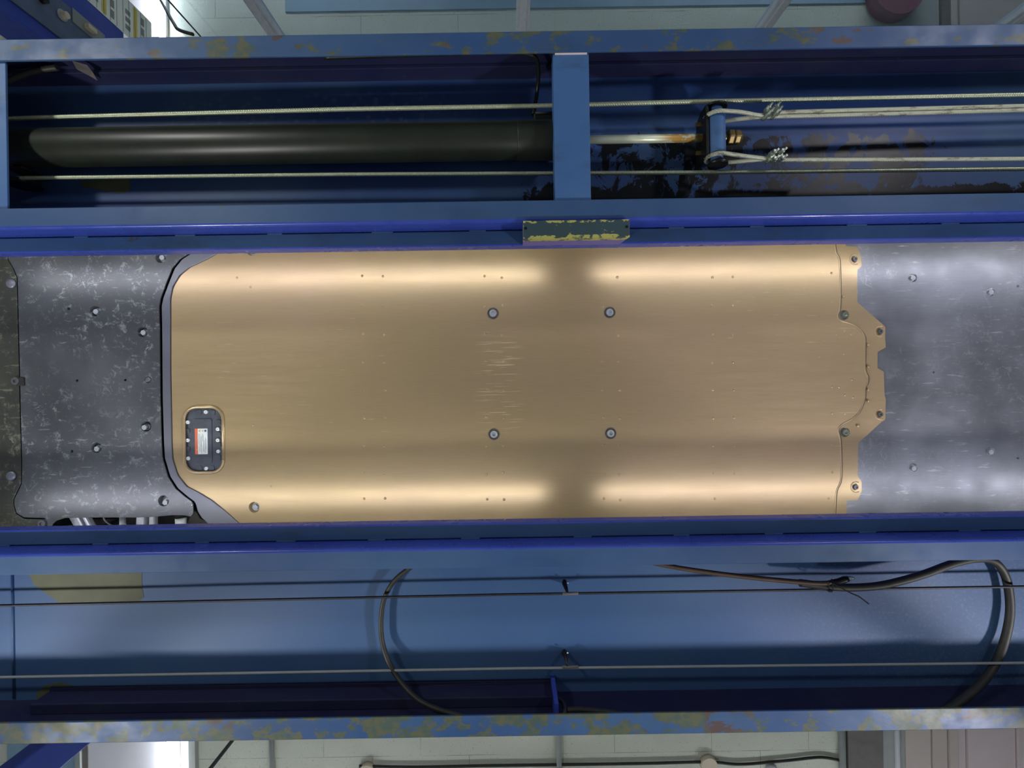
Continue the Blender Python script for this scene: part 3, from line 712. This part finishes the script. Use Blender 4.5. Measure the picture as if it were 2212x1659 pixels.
def hanger(px, py, ey, lab):
    t = thing('wire_hanger', lab, 'clip', P(px, py, RZ), 'hangers holding the thin wires')
    a = P(px - 3, py - 8, 1.358)
    obj('hanger_strip', MB().tube([a, P(px - 4, py - 3, 1.35), P(px, py + 8, 1.33), P(px + 3, ey, RZ)], [.006, .0075, .0055, .003], 10), M['darksteel'], t)
    obj('hanger_screw', MB().sphere(P(px + 3, py - 4, 1.338), .003), M['zinc'], t)
    obj('wire_sleeve', MB().tube([P(px - 8, ey + 1.5, RZ), P(px + 26, ey + .5, RZ)], .0044, 8), M['brown_grey'], t)
hanger(1223, 1263, 1281, 'dark clip hanging from the deck onto the wire nearer the car belly')
hanger(1223, 1414, 1440, 'dark clip hanging from the deck onto the wire farther from the car belly')

# ------------------------------------------------------------------ the car
BD = 1.50
car = thing('car', 'car on the lift seen from below, with tan battery cover and dusty trays', 'car', (0, 0, H + 1.368))
def q(px, py, d=BD): return P2(px, py, d)
# floor pan above the covers
obj('floor_pan', MB().box(-1.95, 2.45, -.62, .62, H + 1.60, H + 1.66), M['black'], car)
obj('body_shell', MB().box(-1.95, 2.45, -.90, .90, H + 2.1, H + 2.16).box(-1.95, 2.45, -.93, -.9, H + 1.75, H + 2.3).box(-1.95, 2.45, .9, .93, H + 1.75, H + 2.3), M['black'], car)
for x in (-1.22, 1.72):
    for y in (-.75, .75):
        n = 40; tw = .105; R_ = .33; cz_ = H + 1.368 + R_
        prof = [(-tw, .20), (-tw, R_ - .03), (-tw + .03, R_), (tw - .03, R_), (tw, R_ - .03), (tw, .20)]
        mb = MB(); m_ = len(prof)
        vs = [(x + r * math.cos(2 * math.pi * k / n), y + yy, cz_ + r * math.sin(2 * math.pi * k / n)) for k in range(n) for yy, r in prof]
        mb.add(vs, [(k * m_ + j, k * m_ + (j + 1) % m_, ((k + 1) % n) * m_ + (j + 1) % m_, ((k + 1) % n) * m_ + j) for k in range(n) for j in range(m_)], True)
        tr_ = obj('tyre', mb, M['rubber'], car)
        obj('rim', MB().cyl((x, y - .06, cz_), (x, y + .06, cz_), .205, 32), M['alu'], tr_)

# bolts: one of each kind, then copies
def bolt_mesh(r, h, kind):
    mb = MB()
    if kind == 'hex': mb.cyl((0, 0, 0), (0, 0, h), r * 1.35, 24); mb.cyl((0, 0, -h * .8), (0, 0, 0), r, 6)
    else:   # socket head
        n = 24; ri = r * .5
        o1 = [(r * math.cos(2 * math.pi * k / n), r * math.sin(2 * math.pi * k / n), -h) for k in range(n)]
        i1 = [(ri * math.cos(2 * math.pi * k / n), ri * math.sin(2 * math.pi * k / n), -h) for k in range(n)]
        i0 = [(a, b, -h * .4) for a, b, _ in i1]; o0 = [(a * 1.15, b * 1.15, h * .5) for a, b, _ in o1]
        ring = lambda A, B: mb.add(A + B, [(k, (k + 1) % n, n + (k + 1) % n, n + k) for k in range(n)])
        ring(o1, i1); ring(i1, i0); ring(o0, o1); mb.add(i0, [tuple(range(n))])
    return mb
BOLT = {}
def bolt(kind, mat, r, h, px, py, d, parent, name='bolt'):
    key = (kind, mat, r, h, name)
    p = P(px, py, d)
    if key not in BOLT:
        o = obj(name, bolt_mesh(r, h, kind), M[mat], parent, 0, local=True); BOLT[key] = o
        o.location = p - base_of(parent); return o
    return dup(BOLT[key], p, parent)

# tan battery cover, large raised sheet
groove = [(1802, 520), (1805, 545), (1813, 568), (1814, 660), (1809, 680), (1814, 692), (1833, 698), (1851, 707), (1866, 725), (1868, 750), (1868, 797), (1874, 814), (1873, 828), (1868, 838), (1867, 861), (1857, 887), (1841, 904), (1818, 917), (1810, 930), (1815, 955), (1816, 1033), (1806, 1062), (1803, 1110), (1803, 1180)]
lefttan = [(535, 1180), (522, 1134), (490, 1105), (460, 1081), (430, 1063), (406, 1051), (386, 1026), (375, 992), (373, 960), (370, 800), (370, 645), (375, 620), (390, 595), (411, 578), (450, 560), (476, 545), (500, 480)]
out = [q(*p) for p in groove]; out.insert(0, q(1802, 470))
outline = round_poly([q(500, 470)] + [q(1802, 470)] + [q(*p) for p in groove] + [q(*p) for p in lefttan[:-1]], .012, 3)
hx0, hy0 = q(399, 882); hx1, hy1 = q(481, 1018)
hole = rrect(hx0, hx1, hy0, hy1, .038)
cups = [(1065, 677), (1317, 675), (1067, 938), (1319, 936)]
cover = obj('battery_cover', plate(MB(), outline, BD, .004, [hole], [(*q(x, y), .0165, .007) for x, y in cups] + [(*q(549, 1096), .0175, .016), (*q(543, 541), .0165, .016)]), M['tan'], car, .0012)
mb = MB()
gp = [P(x, y, BD + .001) for x, y in groove]
mb.tube(spline(gp, 5), .0028, 8)
obj('seam_line', MB().tube([p_ + Vector((.0034, 0, -.0004)) for p_ in spline(gp, 5)], .0013, 6), M['hose'], cover)
rim = [Vector((x, y, BD + H + .0005)) for x, y in rrect(hx0 - .004, hx1 + .004, hy0 - .004, hy1 + .004, .042)]
mb.tube(rim + [rim[0]], .0052, 10)
# pressed dimples in rows
cols = [(782, 1), (827, 1), (1048, 1), (1084, 1), (1299, 1), (1334, 1), (1537, 1), (1582, 1)]
for cx, _ in cols:
    for ry in (598, 661, 723, 782, 842, 902, 963, 1023, 1078):
        if random.random() < .93:
            p = P(cx + (ry - 600) * .012 + random.uniform(-2, 2), ry + random.uniform(-2, 2), BD + .0006); mb.sphere(p, .0048, 10, 6, .45)
for x, y in ((512, 600), (541, 620), (586, 1050), (590, 1005), (547, 918), (1796, 590), (1795, 652), (1825, 716), (1839, 722), (1822, 764), (1840, 820), (1797, 836), (1812, 836), (1825, 853), (1842, 858), (1825, 893), (1797, 893), (1796, 960), (1798, 1020), (1876, 745), (1876, 792), (1876, 842), (1876, 866), (1822, 640), (1854, 920), (1790, 1076)):
    mb.sphere(P(x, y, BD + .0006), .0045, 10, 6, .45)
obj('pressed_beads', mb, M['tan'], cover)['kind'] = 'stuff'
for x, y in cups:
    pcent = q(x, y)
    bolt('socket', 'boltsteel', .0115, .006, x, y, BD + .002, cover)
    rg = [(pcent[0] + .0178 * math.cos(2 * math.pi * k / 28), pcent[1] + .0178 * math.sin(2 * math.pi * k / 28), BD + H - .0002) for k in range(29)]
    obj('washer_ring', MB().tube([Vector(v) for v in rg], .0013, 6, False), M['darkbolt'], cover)
bolt('hex', 'boltsteel', .0095, .008, 553, 1095, BD + .014, cover); bolt('hex', 'boltsteel', .0095, .008, 546, 543, BD + .014, cover)

# rear flange of the cover, lower sheet
fl = [(1780, 470), (1829, 470), (1829, 531), (1853, 532), (1861.5, 551), (1863.5, 574), (1854, 582), (1854, 652), (1880, 675), (1910, 701), (1915, 706), (1914, 727), (1916, 750), (1898, 760), (1897.6, 795), (1911.5, 803), (1913, 853), (1916, 863), (1915, 885), (1915, 906), (1906, 912), (1880, 936), (1856, 957), (1855, 1029), (1863.5, 1041), (1863.5, 1062), (1855, 1081), (1831, 1082), (1830, 1180), (1780, 1180)]
ff = [(1826, 680), (1827, 934)]; fr = [(1846, 560), (1901, 716), (1901, 895), (1848, 1052)]
flange = obj('rear_cover_flange', plate(MB(), round_poly([q(*p) for p in fl], .003, 2), BD + .0042, .004, [], [(*q(x, y), .016, .010) for x, y in ff] + [(*q(x, y), .0115, .0035) for x, y in fr]), M['tan'], car, .001)
for x, y in ff: bolt('socket', 'zinc', .0095, .007, x - 2, y, BD + .008, flange)
for x, y in fr: bolt('socket', 'darkbolt', .0075, .004, x, y, BD + .006, flange, 'fastener')
for x, y in fr:       # raised pad round each fastener
    pc = P(x + 1, y, BD + .0042)
    obj('fastener_pad', MB().tube([Vector((pc.x + .017 * math.cos(a), pc.y + .017 * math.sin(a), pc.z + .0012)) for a in [math.radians(60 + 15 * k) for k in range(17)]], .0022, 8), M['tan'], flange)

# rear undertray
rt = [(1790, 450), (2680, 450), (2680, 1200), (1790, 1200)]
rb = [(1972, 600, 1968), (2140, 631, 2136), (2140, 975, 2136), (1973, 1010, 1970)]
rh = [(2199, 618), (2018, 804), (2199, 989)]
rear = obj('rear_undertray', plate(MB(), [q(x, y, BD + .0095) for x, y in rt], BD + .0095, .003, [], [(*q(x, y, BD + .0095), .014, .010) for x, y, _ in rb] + [(*q(x, y, BD + .0095), .0045, .02) for x, y in rh]), M['rear_tray'], car)
for x, y, bx in rb:
    bolt('hex', 'boltsteel', .0085, .010, bx, y + 1, BD + .012, rear)
for x, y in ((2165, 697), (2170, 905), (2080, 973)):
    p = P(x, y, BD + .010); rgp = [Vector((p.x + .014 * math.cos(2 * math.pi * k / 24), p.y + .014 * math.sin(2 * math.pi * k / 24), p.z + .0005)) for k in range(25)]
    obj('pressed_ring', MB().tube(rgp, .0012, 6, False), M['rear_tray'], rear)

# grey sealing strip and front undertray
seam = [(430, 500), (412, 545), (388, 560), (372, 580), (360, 610), (347, 645), (344, 662), (345, 720), (346, 860), (349, 960), (351, 990), (363, 1030), (379, 1055), (400, 1073), (414, 1083), (418, 1090), (422, 1105), (430, 1118), (445, 1132), (500, 1180)]
sl_out = [q(*p, ) for p in seam]
right = [(x + 2.5, y) for x, y in [(560, 1180)] + lefttan[:-1]] + [(520, 500)]
SD = BD - .004
seal = obj('sealing_strip', plate(MB(), [P2(x, y, SD) for x, y in [(440, 500)] + [(x + 5, y) for x, y in seam[1:]] + [(x - 3, y) for x, y in [(545, 1180)] + lefttan[1:-1]] + [(500, 500)]], SD, .010), M['seal'], car, .0015)
ft_d = BD - .006
fedge = [(x - .5, y) for x, y in seam[:15]] + [(417, 1088), (417, 1110), (412, 1116), (395, 1113), (370, 1113), (340, 1116), (300, 1118), (220, 1118), (140, 1119), (122, 1125), (113, 1133), (108, 1145), (106, 1162),
                                               (60, 1162), (102, 1162), (102, 1128), (96, 1119), (52, 1118), (36, 1108), (31, 1092), (31, 1078), (40, 1060), (47, 1045), (48, 1000), (45, 900), (43, 800), (38, 600), (30, 580), (18, 560), (14, 500)]
fedge = [p for p in fedge if p != (60, 1162)]
fb = [(205, 672, 209), (308, 717, 311), (315, 921, 313), (208, 967, 211), (347, 556, 351), (353, 1082, 358)]
fh = [(148, 667), (166, 822), (270, 821), (155, 975)]
front = obj('front_undertray', plate(MB(), [P2(x, y, ft_d) for x, y in fedge], ft_d, .004, [], [(*P2(x, y, ft_d), .0175, .018) for x, y, _ in fb] + [(*P2(x, y, ft_d), .0045, .02) for x, y in fh] + [(*P2(319, 820, ft_d), .0115, .005)]), M['front_tray'], car, .001)
for x, y, bx in fb: bolt('hex', 'boltsteel', .0088, .012, bx + 3, y + 2, ft_d + .012, front)
p = P(319, 820, ft_d + .0015)
obj('plug', MB().cyl((p.x, p.y, p.z), (p.x, p.y, p.z + .004), .0085, 20), M['front_tray'], front)
# foremost tray
gt_d = BD - .004
fore = [(-180, 480), (13, 480), (13, 500), (16, 560), (28, 580), (35.5, 600), (40.5, 800), (42.5, 900), (45.5, 1000), (44.5, 1045), (37, 1060), (28.5, 1078), (28.5, 1092), (34, 1110), (51, 1121), (94, 1122), (99.5, 1130), (99.5, 1200), (-160, 1200)]
fore_o = obj('nose_undertray', plate(MB(), [P2(x, y, gt_d) for x, y in fore], gt_d, .004), M['far_tray'], car, .001)
bolt('socket', 'darkbolt', .012, .006, 36, 823, gt_d - .002, fore_o, 'fastener')
bolt('socket', 'darkbolt', .012, .006, 93, 1131, gt_d + .0, fore_o, 'fastener')
for x, y, m in ((24, 612, 'front_tray'), (24, 1028, 'label_white')):
    p = P(x, y, gt_d - .002); obj('mounting_lug', MB().sphere((p.x, p.y, p.z), .016, 16, 8, .35), M['seal'], fore_o)
for dy in (0,):
    a = P(45, 824, ft_d - .001)
    obj('locating_tab', MB().obox(a, (.013, 0, 0), (0, .014, 0), (0, 0, .003)), M['rubber'], front, .003)

# service cover seen through the opening in the tan sheet
ad = BD + .006
ax0, ay0 = P2(393, 876, ad); ax1, ay1 = P2(489, 1025, ad)
acc = obj('service_cover', MB().prism(rrect(ax0, ax1, ay0, ay1, .03), H + ad, H + ad + .006), M['panel_black'], car, .001)
ix0, iy0 = P2(417, 905, ad); ix1, iy1 = P2(459, 1000, ad)
rr_ = MB().prism(rrect(ix0, ix1, iy0, iy1, .006), H + ad - .0022, H + ad + .001)
for x, y in ((405, 931), (405, 970), (472, 912), (472, 938), (472, 961), (472, 988), (430, 891), (459, 891), (431, 1011), (458, 1011)):
    p = P(x, y, ad); rr_.prism(rrect(p.x - .0085, p.x + .0085, p.y - .0075, p.y + .0075, .004), p.z - .0018, p.z + .001)
obj('raised_ribs', rr_, M['panel_black'], acc, .001)
for x, y in ((406, 912), (406, 951), (407, 990), (445, 890), (446, 1012), (471, 927), (471, 951), (472, 975)):
    bolt('socket', 'label_white', .0056, .003, x, y, ad - .001, acc, 'screw')
ld = ad - .0026
lx0, ly0 = P2(421, 926, ld); lx1, ly1 = P2(449, 981, ld)
zl = H + ld
wl = obj('warning_label', MB().prism(rrect(lx0, lx1, ly0, ly1, .002), zl - .0003, zl), M['label_white'], acc)
wl['label'] = 'white warning label with an orange band'
lw, lh = lx1 - lx0, ly1 - ly0
obj_orange = obj('orange_band', MB().box(lx0, lx0 + lw * .22, ly0, ly1, zl - .0006, zl - .0002), M['label_orange'], acc)
def tri(cx, cy, r, mb):      # warning triangle, its point towards -X like the print in the photo
    mb.prism([(cx + r, cy + r), (cx + r, cy - r), (cx - r * .8, cy)], zl - .0009, zl - .0004)
my = MB(); tri(lx0 + lw * .33, ly0 + lh * .09, lw * .09, my); tri(lx0 + lw * .58, ly0 + lh * .09, lw * .09, my); tri(lx0 + lw * .13, ly0 + lh * .82, lw * .07, my)
obj('warning_triangles', my, M['label_yellow'], acc)
pc = (lx0 + lw * .84, ly0 + lh * .09)
obj('blue_symbol', MB().cyl((pc[0], pc[1], zl - .0009), (pc[0], pc[1], zl - .0003), lw * .09, 16), M['label_blue'], acc)
ml = MB()
for k_, (f, a0, a1) in enumerate(((.30, .2, .62), (.38, .2, .9), (.46, .3, .7), (.52, .28, .95), (.60, .2, .5), (.66, .25, .9), (.74, .45, .93), (.82, .35, .95), (.89, .4, .8))):
    x = lx0 + lw * f; ml.box(x - .00035, x + .00035, ly0 + lh * a0, ly0 + lh * a1, zl - .0006, zl - .0002)
ml.box(lx0 + lw * .08, lx0 + lw * .12, ly0 + lh * .15, ly0 + lh * .72, zl - .0009, zl - .0005)
obj('label_print', ml, M['ink'], acc)

# suspension seen through the gap beside the front undertray
sus = MB()
def bar(x0, y0, x1, y1, d0, d1, w_, m, name, h_=.012):
    a, b = P(x0, y0, d0), P(x1, y1, d1); t = (b - a); n = Vector((-t.y, t.x, 0)).normalized()
    c = (a + b) / 2
    return obj(name, MB().obox(c, t / 2, n * w_ / 2, (0, 0, h_)), M[m], car, .006)
bar(150, 1090, 205, 1185, 1.55, 1.55, .030, 'alu', 'control_arm'); bar(172, 1090, 226, 1185, 1.535, 1.535, .014, 'alu', 'control_arm')
bar(310, 1090, 303, 1185, 1.55, 1.55, .028, 'alu', 'control_arm'); bar(332, 1090, 331, 1185, 1.54, 1.54, .018, 'alu', 'control_arm')
obj('brake_line', MB().tube(spline([P(*p_) for p_ in ((222, 1112, 1.54), (227, 1124, 1.54), (240, 1134, 1.54), (258, 1140, 1.54), (275, 1142, 1.54))], 6), .003, 8), M['seal'], car)
a = P(265, 1110, 1.56); b = P(265, 1136, 1.52)
obj('ball_joint', MB().cyl((a.x, a.y, a.z), (b.x, b.y, b.z), .009, 16).cyl((b.x, b.y - .004, b.z - .004), (b.x, b.y + .008, b.z - .004), .013, 6), M['boltsteel'], car)
a = P(390, 1105, 1.55); b = P(391, 1133, 1.54)
obj('damper_boot', MB().cyl((a.x, a.y, a.z), (b.x, b.y - .02, b.z), .016, 20), M['rubber'], car)
obj('damper_sleeve', MB().cyl((b.x, b.y - .022, b.z), (b.x, b.y + .004, b.z), .0165, 20), M['label_white'], car)
obj('wheel_liner', MB().prism([P2(x, y, 1.54) for x, y in ((418, 1095), (432, 1120), (448, 1128), (452, 1185), (400, 1185), (404, 1130))], H + 1.54, H + 1.55), M['hose'], car, .003)
obj('arch_liner', MB().prism([P2(x, y, 1.56) for x, y in ((118, 1185), (126, 1140), (180, 1122), (250, 1122), (210, 1140), (150, 1185))], H + 1.56, H + 1.575), M['rubber'], car, .003)
obj('tray_lip_bolt', MB().sphere(P(415, 1091, ft_d - .001), .004), M['zinc'], front)

for yy, side in ((5.14, 'wall the camera foot points to'), (-5.14, 'wall behind the window glass')):  # added tubes out of view, fill light for the ceiling
    for xx, end in ((-2.4, 'car front'), (2.9, 'car rear')):
        t = thing('wall_fill_tube', 'added long fill tube high on the %s, %s half' % (side, end), 'fill light', (xx, yy, 3.3), 'added fill tubes on the long walls')
        obj('housing', MB().box(xx - 1.5, xx + 1.5, yy - .055, yy + .055, 3.25, 3.30), M['white_door'], t, .004)
        obj('lit_tube', MB().tube([(xx - 1.45, yy, 3.335), (xx + 1.45, yy, 3.335)], .03, 14), M['tube_on'], t)
# ------------------------------------------------------------------ added shadow posts, floods, ledge lamps
for x, y, lab in ((-1.78, 1.235, 'added low steel post shading the bottom runway, car front end'), (1.78, 1.18, 'added low steel post shading the bottom runway, car rear end')):  # unseen posts added to throw the diagonal shadow bands on the bottom deck
    t = thing('shadow_post', lab, 'post', (x, y, 0), 'added shadow posts on the floor')
    obj('post', MB().cyl((x, y, .012), (x, y, 1.38), .034, 28), M['alu'], t, .006)
    obj('base_plate', MB().prism(rrect(x - .09, x + .09, y - .09, y + .09, .02), 0, .012), M['alu'], t, .002)
for x, y, kf in FLOODS:
    t = thing('flood_light', 'small round flood light on the floor, past the %s runway, car %s end' % ('bottom' if y > 0 else 'top', 'front' if x < 0 else 'rear'), 'work light', (x, y, 0), 'flood lights standing on the floor')
    obj('stand', MB().cyl((x, y, .012), (x, y, .03), .05, 16).cyl((x, y, 0), (x, y, .012), .09, 28, .085), M['darksteel'], t)
    obj('lamp_base', MB().cyl((x, y, .03), (x, y, .06), .03, 24, .02), M['alu'], t)
    aim = Vector((.3 - x, -y * .75, 1.75))
    l = flood_lamp('flood_lamp', (0, 0, .17), KEY * kf, .13, (1.0, .985, .96) if x < 0 else (.97, .94, 1.0), aim); l.parent = t
    obj('reflector', MB().cyl(Vector((x, y, .17)) - aim.normalized() * .12, Vector((x, y, .17)) - aim.normalized() * .10, .07, 28, .12), M['alu'], t)
# lamps lying in the trough between the jacking ledge lip and the runway web
for sgn in (-1, 1):
    for a, b in ((-1.72, .118), (.312, 2.3)):
        side = ('top', 'bottom')[sgn > 0]; y = sgn * .402; z = H + 1.2765
        t = thing('led_tube', 'slim lit tube in the ledge trough of the %s runway, towards the car %s' % (side, 'front' if a < 0 else 'rear'), 'light', ((a + b) / 2, y, z), 'lit tubes in the runway ledges')
        obj('casing', MB().box(a, b, y - .008, y + .008, H + 1.2665, z), M['alu'], t)
        obj('lit_lens', MB().tube([(a + .004, y, z + .006), (b - .004, y, z + .006)], .006, 12), M['strip_on'], t)
        for x in (a, b): obj('end_cap', MB().box(x - .006, x + .004, y - .009, y + .009, H + 1.2665, z + .012), M['white_door'], t, .001)
